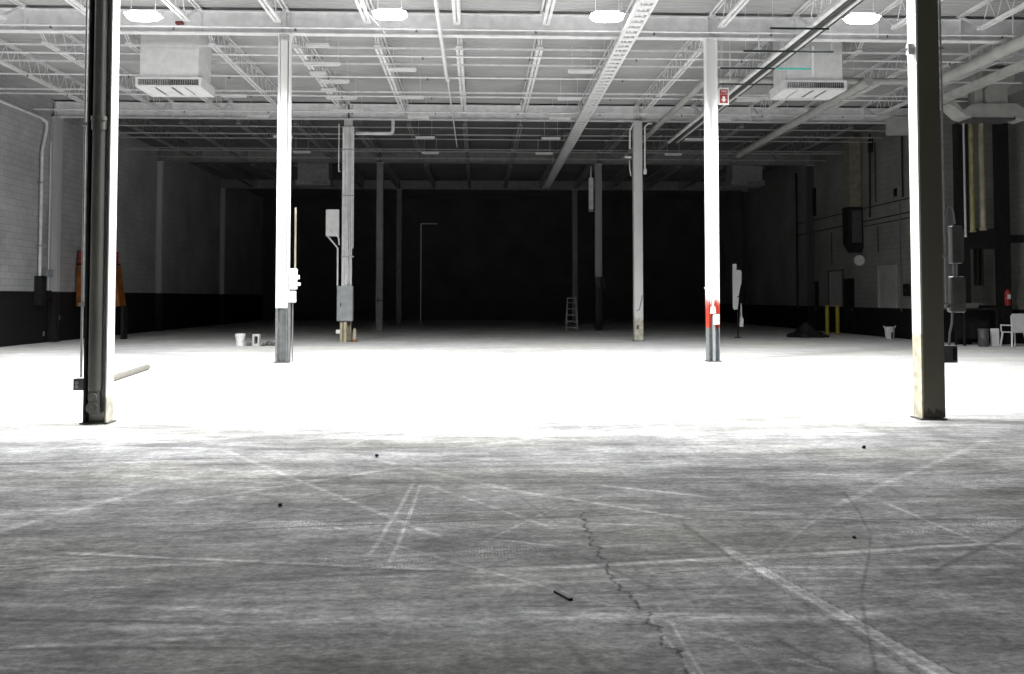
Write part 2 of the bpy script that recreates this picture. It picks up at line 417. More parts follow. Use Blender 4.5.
# ------------------------------------------------------------------ joists
def make_joist(ms=None):
    ms = ms or M_steelw; L = 10.1; t = thing('roof_joist', '', 'joist', group='open-web roof joists')
    c = MB()
    for s in (-.045, .045):
        c.box(s-.022, s+.022, .06, L-.06, .55, .60); 
    c.box(-.067, .067, .02, .2, .53, .60); c.box(-.067, .067, L-.2, L-.02, .53, .60)
    c.obj('top_chord', ms, t)
    c = MB()
    for s in (-.05, .05): c.box(s-.032, s+.032, 1.0, L-1.0, 0, .012).box(s-.006+(.026 if s > 0 else -.026), s+.006+(.026 if s > 0 else -.026), 1.0, L-1.0, .012, .05)
    c.box(-.08, .08, .95, 1.1, .0, .05); c.box(-.08, .08, L-1.1, L-.95, .0, .05)
    c.obj('bottom_chord', ms, t)
    w = MB(); n = 14; y0 = 1.05; y1 = L-1.05; st = (y1-y0)/n
    for sx in (-.03, .03): w.cyl((sx, y0, .03), (sx, .2, .54), .013, 5); w.cyl((sx, y1, .03), (sx, L-.2, .54), .013, 5)
    for i in range(n):
        a = y0+i*st; w.cyl((0, a, .03), (0, a+st*.5, .56), .011, 5); w.cyl((0, a+st*.5, .56), (0, a+st, .03), .011, 5)
    w.obj('web', ms, t)
    return t
ordn = ['first', 'second', 'third', 'fourth', 'fifth', 'sixth', 'seventh', 'eighth', 'ninth', 'tenth', 'eleventh', 'twelfth', 'thirteenth', 'fourteenth', 'fifteenth']
bayY = {1: 'before second column pair', 2: 'between second and third column pairs', 3: 'between third and fourth column pairs', 4: 'in the dark beyond fourth column pair'}
jp = None
for r in range(1, 5):
    for k in range(1, 15):
        x = XL+2.0167*k
        lab = 'white open-web roof joist, %s from left wall, %s' % (ordn[k-1], bayY[r])
        loc = (x, YL[r], ZG)
        if jp is None: jp = make_joist(); jp.location = loc; jp['label'] = lab
        elif r < 3: dup(jp, loc, lab)
        elif r == 3 and k == 1:
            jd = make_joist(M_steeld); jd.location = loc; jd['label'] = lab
        else: dup(jd, loc, lab)

# ------------------------------------------------------------------ columns
def h_section(b, z0, z1, w=.27, d=.25, tf=.018):
    b.box(-w/2, -w/2+tf, -d/2, d/2, z0, z1).box(w/2-tf, w/2, -d/2, d/2, z0, z1).box(-w/2+tf, w/2-tf, -.006, .006, z0, z1); return b
def column(x, y, label, mat, extra=None, w=.27, d=.25, plate=True, kind='h', top=ZG):
    t = thing('steel_column', label, 'column', (x, y, 0))
    b = MB()
    if kind == 'h': h_section(b, .02, top-.02, w, d)
    elif kind == 'box': b.box(-w/2, w/2, -d/2, d/2, .02, top-.02, bev=.02)
    elif kind == 'round': b.cyl((0, 0, .02), (0, 0, top-.02), w/2, 24)
    b.obj('shaft', mat, t, smooth=(kind != 'h'))
    if plate:
        MB().box(-w/2-.03, w/2+.03, -d/2-.03, d/2+.03, 0, .02).obj('base_plate', M_greyd, t)
        MB().box(-w/2-.03, w/2+.03, -d/2-.03, d/2+.03, top-.02, top).obj('cap_plate', M_steelw, t)
    return t
ys = [YL[i]-.03 for i in range(7)]
# A: near left
matA = banded('near_left_column_steel', (.5, .47, .40), (.75, .75, .72), .32, .02)
cA = column(XA-.055, 11.05, 'near left white steel column with a grey downspout in its recess and a graffiti mark at its foot', matA, d=.21)
MB().box(-.121, .121, .007, .022, .02, 7.55).obj('recess_shade_back', M_black, cA, label='black shade sheet at recess back')  # black sheet stands in for shade at the back of the recess
S().box(-.1165, -.108, -.10, -.007, .02, 7.5).box(.108, .1165, -.10, -.007, .02, 7.5).box(-.136, -.108, -.112, -.106, .02, 7.5).obj('recess_shade', M_black, cA)  # black strips on inner faces and front edge, painted recess shade
b = MB(); b.lathe([(.02, -.02), (.055, -.018), (.06, 0), (.055, .018), (.02, .02)], 16)
ds = thing('downspout_pipe', 'grey downspout pipe with a coupling collar inside the near left column', 'pipe', (XA-.058, 11.05-.10, 0))
MB().cyl((0, 0, .40), (0, 0, 7.5), .078, 20).obj('pipe', M_olive_p := paint('downspout_grey', (.11, .108, .095), .5, .2, 4, stretch=(1, 1, .3)), ds, smooth=True)
MB().cyl((0, 0, 3.52), (0, 0, 3.66), .09, 20).cyl((0, 0, 3.63), (0, 0, 3.68), .098, 20).obj('collar', M_olive_p, ds, smooth=True)
MB().path([(0, 0, .40), (0, 0, .22), (.01, .0, .12)], .07, 16).obj('elbow', M_greyd, ds, smooth=True)
MB().cyl((0, -.07, .20), (0, -.085, .20), .07, 20).cyl((0, -.085, .20), (0, -.095, .20), .035, 16).cyl((0, -.04, .33), (0, -.085, .33), .055, 6).obj('cleanout_cap', paint('cleanout_grey', (.10, .10, .09), .5, .2, 20), ds, smooth=True)
b.bm.free()
# conduits beside A
ct = thing('electrical_conduit', 'pair of thin steel conduits running down the left side of the near left column', 'conduit', (XA-.225, 11.0, 0))
MB().cyl((-.02, 0, .55), (-.035, 0, 7.55), .014, 10).obj('pipe', M_zinc, ct, smooth=True)
MB().path([(.012, -.02, 1.45), (.02, -.02, 7.55)], .011, 10).obj('pipe', M_zinc, ct, smooth=True)
MB().box(-.055, .03, -.035, .03, 3.58, 3.62).obj('clamp', M_zinc, ct); MB().box(-.055, .03, -.035, .03, 1.40, 1.44).obj('clamp', M_zinc, ct)
ob = thing('outlet_box', 'small grey outlet box at the bottom of the conduit on the near left column', 'box', (XA-.262, 11.0, .40))
MB().box(-.055, .065, -.05, .05, 0, .14, bev=.006).obj('body', M_greyd, ob); S().cyl((-.01, -.05, .09), (-.01, -.06, .09), .022, 12).cyl((-.01, -.05, .045), (-.01, -.06, .045), .022, 12).obj('socket', M_grey, ob)
# B
matB = banded('second_left_column_steel', (.13, .14, .14), (.82, .82, .82), 1.27, .008)
cB = column(XA-.04, 21.14, 'bright white steel column second in the left row, bare grey below chest height', matB)
MB().box(-.08, .08, -.10, -.085, 1.27, 7.55).obj('cover_strip', M_white2, cB)
MB().box(-.112, -.09, -.125, -.012, .02, 7.5).obj('recess_pipe', matB, cB)
t = thing('switch_cabinet', 'white switch box with knobs mounted on the right of the second left column', 'electrical box', (XA+.18, 21.05, 1.40))
MB().box(-.10, .10, -.08, .06, 0, .26, bev=.01).obj('body', M_white2, t)
MB().box(-.03, .13, -.08, .05, .30, .78, bev=.02).obj('switch_housing', M_white2, t)
S().cyl((.12, -.01, .58), (.18, -.01, .58), .05, 14).cyl((.12, -.01, .42), (.20, -.01, .42), .04, 14).obj('knob', M_white2, t)
MB().cyl((.08, -.01, .78), (.08, -.01, 2.2), .022, 10).obj('conduit', M_creamd, t, smooth=True)
S().box(-.07, -.01, -.04, .02, -1.37, 0).box(.02, .045, -.03, .01, -1.37, 0).obj('lower_channel', M_greyd2b, t)
# C
matC = banded('third_left_column_steel', (.40, .36, .25), (.62, .62, .60), .75, .02)
cC = column(XA, 31.24, 'third left steel column ganged with vertical conduits and a grey panel, cream painted foot', matC)
cd = thing('conduit_bundle', 'row of vertical white conduits strapped to the front of the third left column', 'conduit', (XA, 31.05, 0))
for i, x in enumerate((-.15, -.10, -.045, .01, .075, .14, .20)):
    MB().cyl((x, 0, 1.9 if i < 6 else 3.2), (x, 0, 7.4), (.03, .022, .026, .03, .022, .028, .024)[i], 10).obj('pipe', M_steelw, cd, smooth=True)
for z in (2.9, 5.0, 6.6): MB().box(-.19, .24, -.036, .03, z, z+.04).obj('strap', M_zinc, cd)
MB().path([(-.30, 0, 7.5), (-.30, 0, 5.85), (-.23, 0, 5.85)], .016, 8).obj('side_conduit', M_steelw, cd, smooth=True)
t = thing('breaker_cabinet', 'grey electrical panel with a dark latch on the front of the third left column', 'electrical box', (XA-.03, 30.92, .71))
MB().box(-.27, .27, -.09, .09, 0, 1.2, bev=.012).obj('cabinet', M_grey, t); MB().box(-.25, .25, -.105, -.09, .02, 1.0, bev=.006).obj('door', M_grey, t)
MB().box(-.15, -.12, -.125, -.105, .5, .62).obj('latch', M_black, t)
t = thing('disconnect_box', 'white disconnect box with looping conduits on the left of the third left column', 'electrical box', (XA-.48, 31.1, 3.62))
MB().box(-.24, .20, -.1, .1, 0, .92, bev=.012).obj('cabinet', M_white, t)
MB().path([(-.18, -.06, 0), (.10, -.08, -.32), (.17, -.08, -.42), (.17, -.08, -1.69)], .03, 10).obj('conduit', M_steelw, t, smooth=True)
MB().path([(-.06, -.12, .22), (.0, -.13, .15), (.20, -.10, -.05), (.22, -.08, -.3)], .028, 10).obj('conduit', M_steelw, t, smooth=True)
MB().path([(.05, -.11, .45), (.16, -.11, .7), (.20, -.09, .88)], .014, 8).obj('conduit', M_steelw, t, smooth=True)
t = thing('floor_valve', 'cream pipe stubs with a valve rising from the floor under the grey panel', 'valve', (XA-.08, 30.95, 0))
S().cyl((-.08, 0, 0), (-.08, 0, .68), .05, 12).cyl((.05, 0, 0), (.05, 0, .7), .06, 12).obj('pipe', M_cream, t, smooth=True)
MB().box(-.26, -.10, -.04, .04, .28, .42, bev=.02).obj('valve_body', M_white, t)
t = thing('floor_post', 'short white post with an orange foot right of the third left column', 'post', (XA+.30, 30.9, 0))
MB().cyl((0, 0, 0), (0, 0, .09), .08, 14).obj('foot', M_orange, t, smooth=True); MB().cyl((0, 0, .09), (0, 0, .40), .06, 14).cyl((0, 0, .40), (0, 0, .47), .035, 14).obj('body', M_cream, t, smooth=True)
# elbow pipe near C
t = thing('ceiling_pipe', 'white pipe with an elbow sticking out right of the third left column top', 'pipe', (XA+.2, 31.6, 7.28))
MB().path([(0, 0, 0), (1.2, 0, 0), (1.28, 0, .05), (1.3, 0, .14), (1.3, 0, .8)], .06, 14).obj('pipe', M_steelw, t, smooth=True)
# D, H
cD = column(XA, 41.34, 'slim grey column fourth in the left row with a small bracket', M_steeld, kind='box', w=.30, d=.26)
MB().box(-.30, .22, -.17, -.13, 1.36, 1.42).box(-.06, -.02, -.17, -.15, 1.2, 1.5).obj('bracket', M_greyd, cD)
column(XA, 51.44, 'farthest column in the left row, barely lit', M_steeld, kind='box', w=.28, d=.26)
# G near right
matG = banded('near_right_column_steel', (.52, .48, .36), (.72, .72, .68), 1.05, .05)
cG = column(XB+.05, 11.05, 'near right steel column with a flat olive-grey front and a brightly lit left face', matG, d=.22)
mo = banded('olive_cover', (.03, .028, .02), (.115, .107, .078), .12, .12)
MB().box(-.117, .15, -.122, -.107, .03, 7.5).obj('front_cover', mo, cG)
ct = thing('electrical_conduit', 'thin steel conduit with straps running up the right edge of the near right column', 'conduit', (XB+0.235, 10.93, 0))
MB().cyl((0, 0, 1.45), (-.02, 0, 7.5), .013, 10).obj('pipe', M_zinc, ct, smooth=True)
MB().path([(.02, 0, 1.4), (.022, 0, 2.5), (.035, 0, 2.6), (.06, 0, 2.64), (.09, 0, 2.63), (.115, 0, 2.56), (.13, 0, 2.42)], .01, 8).obj('pipe', M_grey, ct, smooth=True)
for z in (2.0, 4.6, 6.6): MB().box(-.035, .02, -.016, .02, z, z+.03).obj('strap', M_zinc, ct)
t = thing('disconnect_box', 'tall narrow grey box mounted highest on the right of the near right column', 'electrical box', (XB+0.405, 11.0, 1.90))
MB().box(-.065, .065, -.05, .06, .03, .50, bev=.01).obj('cabinet', M_greyd2 := paint('mid_grey_box', (.09, .09, .085), .5, .15, 8), t); MB().box(.03, .075, -.058, -.05, .06, .46).obj('door', M_greyd2, t)
S().cyl((-.03, 0, -.12), (-.03, 0, .03), .012, 8).cyl((.01, 0, -.12), (.01, 0, .03), .012, 8).obj('conduit', M_grey, t)
t = thing('transformer', 'rounded grey transformer below the narrow box on the near right column', 'electrical box', (XB+0.410, 11.0, 1.28))
MB().box(-.10, .09, -.07, .08, .04, .49, bev=.03).obj('body', M_greyd2, t, smooth=True)
MB().path([(-.06, 0, .05), (-.07, 0, -.1), (-.10, 0, -.22), (-.11, 0, -.36)], .014, 8).obj('flexible_conduit', M_grey, t, smooth=True)
MB().box(-.15, -.09, -.03, .03, .1, .14).obj('bracket', M_greyd2, t)
t = thing('outlet_box', 'dark outlet box lowest on the right side of the near right column', 'box', (XB+0.350, 11.0, .70))
MB().box(-.14, .03, -.05, .05, 0, .21, bev=.006).obj('body', M_greyd, t); MB().box(-.03, .02, -.056, -.05, .03, .18).obj('cover_plate', M_black, t)
t = thing('sensor_box', 'small white sensor box on the left face of the near right column top', 'box', (XB-0.130, 11.0, 4.55))
MB().box(-.04, .045, -.03, .03, 0, .14, bev=.008).obj('body', M_white, t); MB().cyl((-.05, 0, .07), (-.04, 0, .07), .02, 10).obj('sensor', M_greyd, t)
# F
matF = banded('second_right_column_steel', (.17, .19, .19), (.82, .82, .82), .80, .45, mid=(.42, .04, .02), z2=1.45)
cF = column(XB, 21.14, 'bright white steel column second in the right row with a red band above its grey foot', matF)
MB().box(-.03, .03, -.12, -.012, .02, 1.1).obj('conduit_channel', M_grey, cF)
t = thing('outlet_box', 'small white outlet box with pipe on the red band of the second right column', 'box', (XB+.03, 20.96, .88))
MB().box(-.06, .07, -.06, .04, 0, .24, bev=.008).obj('body', M_white, t); MB().cyl((-.07, -.02, .26), (-.07, -.02, .42), .07, 14, .05).obj('bell', M_white, t, smooth=True); MB().cyl((-.07, -.02, .42), (-.07, -.02, 1.6), .018, 8).obj('conduit', M_white, t)
t = thing('hook', 'small white hook on the left edge of the second right column', 'hook', (XB-.14, 21.0, 1.71))
MB().path([(0, 0, 0), (-.06, 0, 0), (-.09, 0, .04)], .014, 8).obj('arm', M_white, t)
# sign
t = thing('fire_extinguisher_sign', 'red and white fire extinguisher sign with a down arrow high on the second right column', 'sign', (XB+.27, 21.0, 6.08))
MB().box(-.125, .125, -.008, .008, 0, .41, bev=.004).obj('panel', M_plastic, t)
MB().box(-.095, .095, -.014, -.008, .04, .37).obj('red_field', M_red, t)
MB().prism([(0, .055), (.062, .13), (.03, .13), (.03, .2), (-.03, .2), (-.03, .13), (-.062, .13)], -.02, -.014).obj('arrow', M_plastic, t)
def text_mesh(s, size, loc, parent, mat, name='lettering'):
    cu = bpy.data.curves.new('txt', 'FONT'); cu.body = s; cu.size = size; cu.align_x = 'CENTER'; cu.extrude = .002
    o = bpy.data.objects.new('txt', cu); COL.objects.link(o)
    bpy.context.view_layer.update()
    me = bpy.data.meshes.new_from_object(o.evaluated_get(bpy.context.evaluated_depsgraph_get()))
    bpy.data.objects.remove(o); me.materials.clear(); me.materials.append(mat)
    q = bpy.data.objects.new(name, me); COL.objects.link(q); q.parent = parent; q.location = loc; q.rotation_euler = (PI/2, 0, 0)
    return q
text_mesh('FIRE', .075, (0, -.017, .295), t, M_plastic)
text_mesh('EXTINGUISHER', .026, (0, -.017, .245), t, M_plastic)
MB().box(-.135, -.12, -.02, .02, .05, .36).obj('bracket', M_steelw, t)
# E
matE = banded('third_right_column_steel', (.48, .46, .38), (.58, .58, .57), .8, .25)
cE = column(XB+.03, 31.24, 'third right grey-white boxed column with a cream stained foot', matE, kind='box', w=.31, d=.30)
MB().box(-.08, .0, -.165, -.15, .42, .56).path([(.12, -.16, 1.6), (.02, -.16, 1.1), (-.1, -.16, 1.05)], .012, 6).obj('foot_bracket', M_greyd, cE)
t = thing('electrical_conduit', 'bent white conduits hugging both sides of the third right column top', 'conduit', (XB-.02, 31.1, 0))
MB().path([(-.10, 0, 7.6), (-.23, 0, 7.35), (-.24, 0, 6.7)], .03, 10).obj('pipe', M_steelw, t, smooth=True)
MB().path([(.55, 0, 7.6), (.42, 0, 7.6), (.30, 0, 7.5), (.29, 0, 5.95)], .028, 10).obj('pipe', M_steelw, t, smooth=True)
MB().box(.24, .34, -.05, .05, 5.82, 6.0).obj('junction_box', M_steelw, t)
MB().box(-.42, -.19, -.03, .03, 6.38, 6.44).path([(-.25, 0, 6.3), (-.24, 0, 6.0), (-.2, 0, 5.75)], .018, 8).obj('side_arm', M_steelw, t)
# far right columns
matI = banded('fourth_right_column_steel', (.012, .012, .012), (.3, .3, .3), 2.46, .1)
cI = column(XB, 41.34, 'fourth right column, pale above and painted black at its lower part', matI, kind='box', w=.32, d=.26)
t = thing('hanging_enclosure', 'long pale box hanging beside the top of the fourth right column', 'electrical box', (XB-.34, 41.3, 5.6)); MB().box(-.1, .1, -.1, .1, 0, 1.45).obj('cabinet', M_steelw, t); MB().box(-.1, .1, -.1, .1, -.12, -.0).obj('lower_cap', M_grey, t)
MB().cyl((0, 0, 1.45), (0, 0, 1.98), .03, 8).obj('hanger', M_steelw, t)
t = thing('fire_hose', 'grey looped hose ends hanging at the front of the fourth right column', 'hose', (XB+.05, 41.12, 1.9))
S().path([(-.18, 0, .6), (-.15, -.03, .2), (-.05, -.04, .1), (-.02, 0, .5)], .035, 10).path([(.1, 0, .55), (.22, -.03, .15), (.25, -.02, 0)], .035, 10).obj('hose', M_greyd2, t, smooth=True)
column(XB, 51.44, 'farthest column in the right row, standing behind the ladder', M_steeld, kind='box', w=.3, d=.26)
# wall columns on the left wall
for i, lab in ((3, 'white steel column against the left wall, nearest and brightest, beside the wall conduits'), (4, 'dim steel column against the left wall, middle of three'), (5, 'barely lit steel column against the left wall, farthest of three')):
    column(XL+.16, YL[i]-.03, lab, banded('left_wall_column_steel', (.01, .01, .01), (.48, .48, .48), 1.72, .005), w=.27, d=.25)
for i, lab in ((4, 'dark steel column against the right wall near the black doors'), (5, 'dark steel column against the right wall, farthest back')):
    column(XR-.16, YL[i]-.03, lab, banded('right_wall_column_steel', (.01, .01, .01), (.08, .08, .08), 1.12, .005), w=.27, d=.25)

# ------------------------------------------------------------------ lamps
def make_lamp(lit):
    t = thing('ceiling_light', '', 'light')
    MB().box(-.25, .25, -.10, .10, .13, .17, bev=.01).obj('housing', M_white, t, smooth=True)
    b = MB()
    # pillow shaped lens
    nx, ny = 20, 8
    def pt(i, j, s):
        u = -1+2*i/nx; v = -1+2*j/ny
        return ((u*.36), (v*.15), .08-s*.13*(1-abs(u)**4)**.5*(1-abs(v)**3)**.5)
    for s in (1, -.45):
        g = [[b.bm.verts.new(pt(i, j, s)) for j in range(ny+1)] for i in range(nx+1)]
        for i in range(nx):
            for j in range(ny): b.bm.faces.new((g[i][j], g[i+1][j], g[i+1][j+1], g[i][j+1]))
    b.obj('lens', M_lens if lit else M_lensoff, t, smooth=True)
    S().cyl((-.25, 0, .14), (-.25, 0, .74), .006, 6).cyl((.25, 0, .14), (.25, 0, .74), .006, 6).obj('hanger', M_steelw, t)
    return t
LAMPS = [(-12.4, 19.2), (-7.14, 19.25), (-1.88, 18.96), (2.75, 18.93), (8.25, 18.86), (-7.14, 12.4), (-1.88, 12.4), (2.75, 12.4)]
lname = ['lit ceiling light nearest the left wall, left of the hanging white air unit lamp', 'glowing pill-shaped ceiling light beside the near left column', 'glowing pill-shaped ceiling light left of the middle, above the second girder line', 'glowing pill-shaped ceiling light right of the middle, beside the cable tray', 'glowing pill-shaped ceiling light near the right hanging air unit'] + ['lit ceiling light in the front row between the nearest columns, %s from the left' % q for q in ('first', 'second', 'third')]
lp = None
SPOT = 1350
for (x, y), lab in zip(LAMPS, lname):
    if lp is None: lp = make_lamp(True); o = lp; o.location = (x, y, 7.45); o['label'] = lab; o['group'] = 'lit ceiling lights'
    else: o = dup(lp, (x, y, 7.45), lab)
    ld = bpy.data.lights.new('lamp_beam', 'SPOT'); ld.energy = SPOT; ld.spot_size = math.radians(156); ld.spot_blend = .6; ld.shadow_soft_size = .15
    ld.color = (.99, 1, 1)
    lo = bpy.data.objects.new('lamp_beam', ld); COL.objects.link(lo); lo.parent = o; lo.location = (0, 0, -.24)
def make_slim():
    t = thing('ceiling_light', '', 'light', group='unlit ceiling lights')
    MB().box(-.36, .36, -.08, .08, .04, .10, bev=.01).obj('housing', M_white, t)
    MB().box(-.34, .34, -.06, .06, .01, .04, bev=.01).obj('lens', M_lensoff, t)
    S().cyl((-.25, 0, .1), (-.25, 0, .74), .006, 6).cyl((.25, 0, .1), (.25, 0, .74), .006, 6).obj('hanger', M_steelw, t)
    return t
up = make_slim()
first = True
for rx, rn in ((-7.3, 'far left row'), (-2.0, 'row left of the middle'), (2.75, 'row right of the middle'), (8.2, 'far right row')):
    for k, y in enumerate((23.7, 27.0, 30.0, 33.8, 37.4)):
        if k == 0 and abs(rx) > 5: continue
        lab = 'unlit white ceiling light in the %s, %s from the front' % (rn, ordn[k])
        if first: up.location = (rx, y, 7.48); up['label'] = lab; first = False
        else: dup(up, (rx, y, 7.48), lab)
# unlit strips under the left column-line joist
def make_strip(w):
    t = thing('ceiling_strip_light', '', 'light', group='unlit strip lights behind the second left column')
    MB().box(-w/2, w/2, -.06, .06, .03, .09).obj('housing', M_white, t)
    S().cyl((-w/2+.05, 0, .09), (-w/2+.05, 0, .64), .005, 5).cyl((w/2-.05, 0, .09), (w/2-.05, 0, .64), .005, 5).obj('hanger', M_steelw, t)
    MB().cyl((-w/2+.03, 0, .01), (w/2-.03, 0, .01), .02, 8).obj('tube', M_lensoff, t)
    return t
strips = [(-3.9, 21.75, .55), (-4.09, 23.5, .95), (-4.37, 24.5, .45), (-4.05, 25.4, .8), (-4.4, 26.5, .45), (-4.18, 27.5, .95), (-4.3, 29.45, 1.05)]
for k, (x, y, w) in enumerate(strips):
    s = make_strip(w); s.location = (x, y, 7.57); s['label'] = 'unlit white strip light across the left column-line joist, %s behind the second left column' % ordn[k]

# ------------------------------------------------------------------ sprinkler pipes, bridging, conduits
sp_rows = [(20.45, 'just in front of the second girder line'), (22.8, 'first behind the second girder line'), (25.0, 'second behind the second girder line'), (27.4, 'third behind the second girder line'), (29.7, 'last before the third girder line'), (32.4, 'first behind the third girder line'), (34.8, 'second behind the third girder line'), (37.2, 'third behind the third girder line'), (39.6, 'last before the fourth girder line')]
head_me = MB().cyl((0, 0, -.02), (0, 0, -.06), .014, 6).cyl((0, 0, -.06), (0, 0, -.075), .03, 8).obj('sprinkler_head', M_greyd)
hx0 = {0: -6.75, 1: -7.0}
used_head = False
def sprinkler(x0, x1, y, lab):
    global used_head
    t = thing('sprinkler_pipe', lab, 'pipe', (0, y, ZG-.045), group='sprinkler branch pipes')
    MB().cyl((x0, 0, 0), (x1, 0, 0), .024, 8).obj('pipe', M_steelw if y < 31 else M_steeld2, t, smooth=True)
    x = -12.38
    while x < 15:
        if x0+.2 < x < x1-.2:
            if not used_head: h = head_me; used_head = True
            else: h = head_me.copy(); COL.objects.link(h)
            h.parent = t; h.location = (x, 0, 0)
        x += 2.74
for y, nm in sp_rows:
    if y == 22.8:
        for a, b_, side in ((XL+.1, -8.5, 'left'), (-6.72, 7.6, 'middle'), (9.42, XR-.1, 'right')):
            sprinkler(a, b_, y, 'thin white sprinkler pipe across the ceiling, %s, %s section' % (nm, side))
    else: sprinkler(XL+.1, XR-.1, y, 'thin white sprinkler pipe across the ceiling, %s' % nm)
br = [(22.15, .018, 'thin round one closest behind the second girder'), (23.72, .05, 'wide one closest behind the hanging air units'), (26.95, .04, 'wide one midway between the second and third girders'), (34.0, .04, 'wide one behind the third girder'), (37.9, .04, 'wide one before the fourth girder')]
for y, w, nm in br:
    segs = [(XL+.05, XR-.05)] if y != 22.15 else [(XL+.05, XR-.05)]
    for a, b_ in segs:
        m = MB().box(a, b_, -w, w, 0, .008).box(a, b_, -w, -w+.008, .008-.05, 0)
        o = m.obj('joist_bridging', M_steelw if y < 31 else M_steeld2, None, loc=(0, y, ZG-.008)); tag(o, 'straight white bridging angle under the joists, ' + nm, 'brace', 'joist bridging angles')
# hat-shaped long conduits along the depth
t = thing('ceiling_conduit', 'long white pipe running away overhead, left of the centre joist', 'pipe', (-.87, 0, 7.55))
MB().cyl((0, 12.5, 0), (0, 24.6, 0), .045, 12).obj('pipe', M_white, t, smooth=True)
MB().cyl((.02, 24.9, 0), (.02, 36, 0), .022, 10).obj('thin_pipe', M_steelw, t, smooth=True)
MB().box(-.03, .07, 24.6, 24.9, -.03, .03).obj('coupling', M_steelw, t)
m = S()
for k in range(6): m.cyl((0, 13.5+2*k, .04), (0, 13.5+2*k, .65), .005, 5)
m.obj('hanger', M_steelw, t)
o = MB().path([(-2.55, 17.0, 7.4), (-2.05, 20.2, 7.42)], .012, 8).obj('thin_conduit', M_steelw); tag(o, 'very thin white conduit slanting past the lit lamp left of the middle', 'conduit')
# cable tray
t = thing('cable_tray', 'long bright ladder cable tray running away overhead right of the middle', 'cable tray', (3.5, 0, 7.42))
a = [(-.17, 12.0), (.0, 50.0)]
sl = .3/34
rot = Matrix.Rotation(-math.atan(sl), 4, 'Z')
rail = S()
for s in (-.17, .15): rail.box(s-.03, s+.03, 12, 49, 0, .08)
ro = rail.obj('side_rail', M_white, t)
r0 = MB().box(-.14, .12, 0, .2, .02, .04).obj('rung', M_white, t); r0.location = (0, 12.2, 0)
for k in range(1, 95):
    r1 = r0.copy(); COL.objects.link(r1); r1.parent = t; r1.location = (0, 12.2+.385*k, 0)
cb_ = S().cyl((-.06, 12, .055), (-.06, 49, .055), .018, 8).cyl((.03, 12, .06), (.03, 49, .06), .022, 8); cb_.obj('cable', M_steelw, t)
h = S()
for y in range(14, 49, 3): h.cyl((-.19, y, .0), (-.19, y, .76), .005, 5); h.cyl((.17, y, .0), (.17, y, .76), .005, 5)
h.obj('hanger', M_steelw, t)
t.rotation_euler = (0, 0, -sl); t.location.x = 3.5-.25
# bundle of conduits and trapezes on the right
t = thing('conduit_run', 'bundle of parallel conduits slanting overhead right of the second right column', 'conduit', (7.25, 0, 7.24))
for i, (x, r, mt) in enumerate(((-.17, .05, M_steelw), (-.04, .03, M_greyd), (.05, .028, M_greyd2), (.14, .03, M_white), (.22, .02, M_greyd))):
    MB().cyl((x, 12, .04), (x, 33, .04), r, 10).obj('pipe', mt, t, smooth=True)
traps = [(6.15, 7.40, 18.55, M_dgreen, 'nearest'), (6.1, 8.2, 20.3, M_dgreen, 'second nearest'), (5.98, 8.25, 21.85, M_dgreen, 'middle, with a teal right half'), (6.4, 8.15, 23.5, M_greyd, 'second farthest'), (7.3, 8.3, 25.05, M_white, 'white, farthest')]
for x0, x1, y, mt, nm in traps:
    t = thing('trapeze_hanger', 'strut bar hung across under the conduit bundle, %s' % nm, 'hanger', (0, y, 7.165), group='trapeze hangers under the conduit bundle')
    if 'teal' in nm:
        MB().box(x0, 7.35, -.02, .02, 0, .035).obj('strut', mt, t); MB().box(7.35, x1, -.02, .02, 0, .04).obj('teal_strut', M_teal, t, label='teal painted half')
    else: MB().box(x0, x1, -.02, .02, 0, .035).obj('strut', mt, t)
    S().cyl((x0+.05, 0, .03), (x0+.05, 0, 1.05), .006, 6).cyl((x1-.05, 0, .03), (x1-.05, 0, 1.05), .006, 6).obj('rod', M_steelw, t)
for (x, y, z0, z1, nm) in ((8.22, 21.6, 6.95, 8.2, 'in front of the right hanging air unit'), (6.35, 22.3, 7.0, 8.2, 'just right of the second right column'), (6.55, 20.6, 7.2, 8.2, 'between the column and the conduit bundle')):
    t = thing('drop_rod', 'bright white vertical drop rod %s' % nm, 'pipe', (x, y, 0)); r_ = .032 if x > 8 else .014
    MB().cyl((0, 0, z0), (0, 0, (z0+z1)/2+.1), r_*1.0, 8).obj('sleeve', M_white, t); MB().cyl((0, 0, (z0+z1)/2+.1), (0, 0, z1), .006, 6).obj('rod', M_steelw, t)
# big pipes on the right
t = thing('large_pipe', 'fat pale pipe running along the ceiling at the upper right', 'pipe', (12.65, 0, 7.46))
MB().cyl((0, 12, 0), (0, 23.6, 0), .15, 24).obj('pipe', M_duct, t, smooth=True)
MB().path([(0, 23.5, 0), (0, 24.0, 0), (-.35, 24.15, 0), (-6.3, 24.15, 0), (-6.42, 24.4, 0), (-6.45, 38, 0)], .09, 16).obj('branch_pipe', M_duct, t, smooth=True)
m = S()
for k in range(6): m.box(-.01, .01, 13+1.9*k, 13.03+1.9*k, .14, .76)
m.obj('hanger', M_steelw, t)
t = thing('rectangular_duct', 'narrow boxy duct running below the fat pipe at the upper right', 'duct', (13.15, 0, 7.12))
MB().box(-.13, .13, 12, 26, -.08, .08).obj('duct', M_duct, t)
m = S()
for k in range(12): m.box(-.145, .145, 12.6+1.15*k, 12.63+1.15*k, -.095, .095)
m.obj('flange', M_duct, t)
m = S()
for k in range(5): m.cyl((.12, 13+3*k, .08), (.12, 13+3*k, 1.0), .006, 6)
m.obj('hanger', M_steelw, t)
o = thing('ceiling_duct', 'dim straight pipe behind the right hanging air unit, running to the dark', 'duct', (10.45, 0, 7.3)); MB().cyl((0, 23.5, 0), (0.1, 36, 0), .12, 16).obj('duct', M_duct, o, smooth=True)
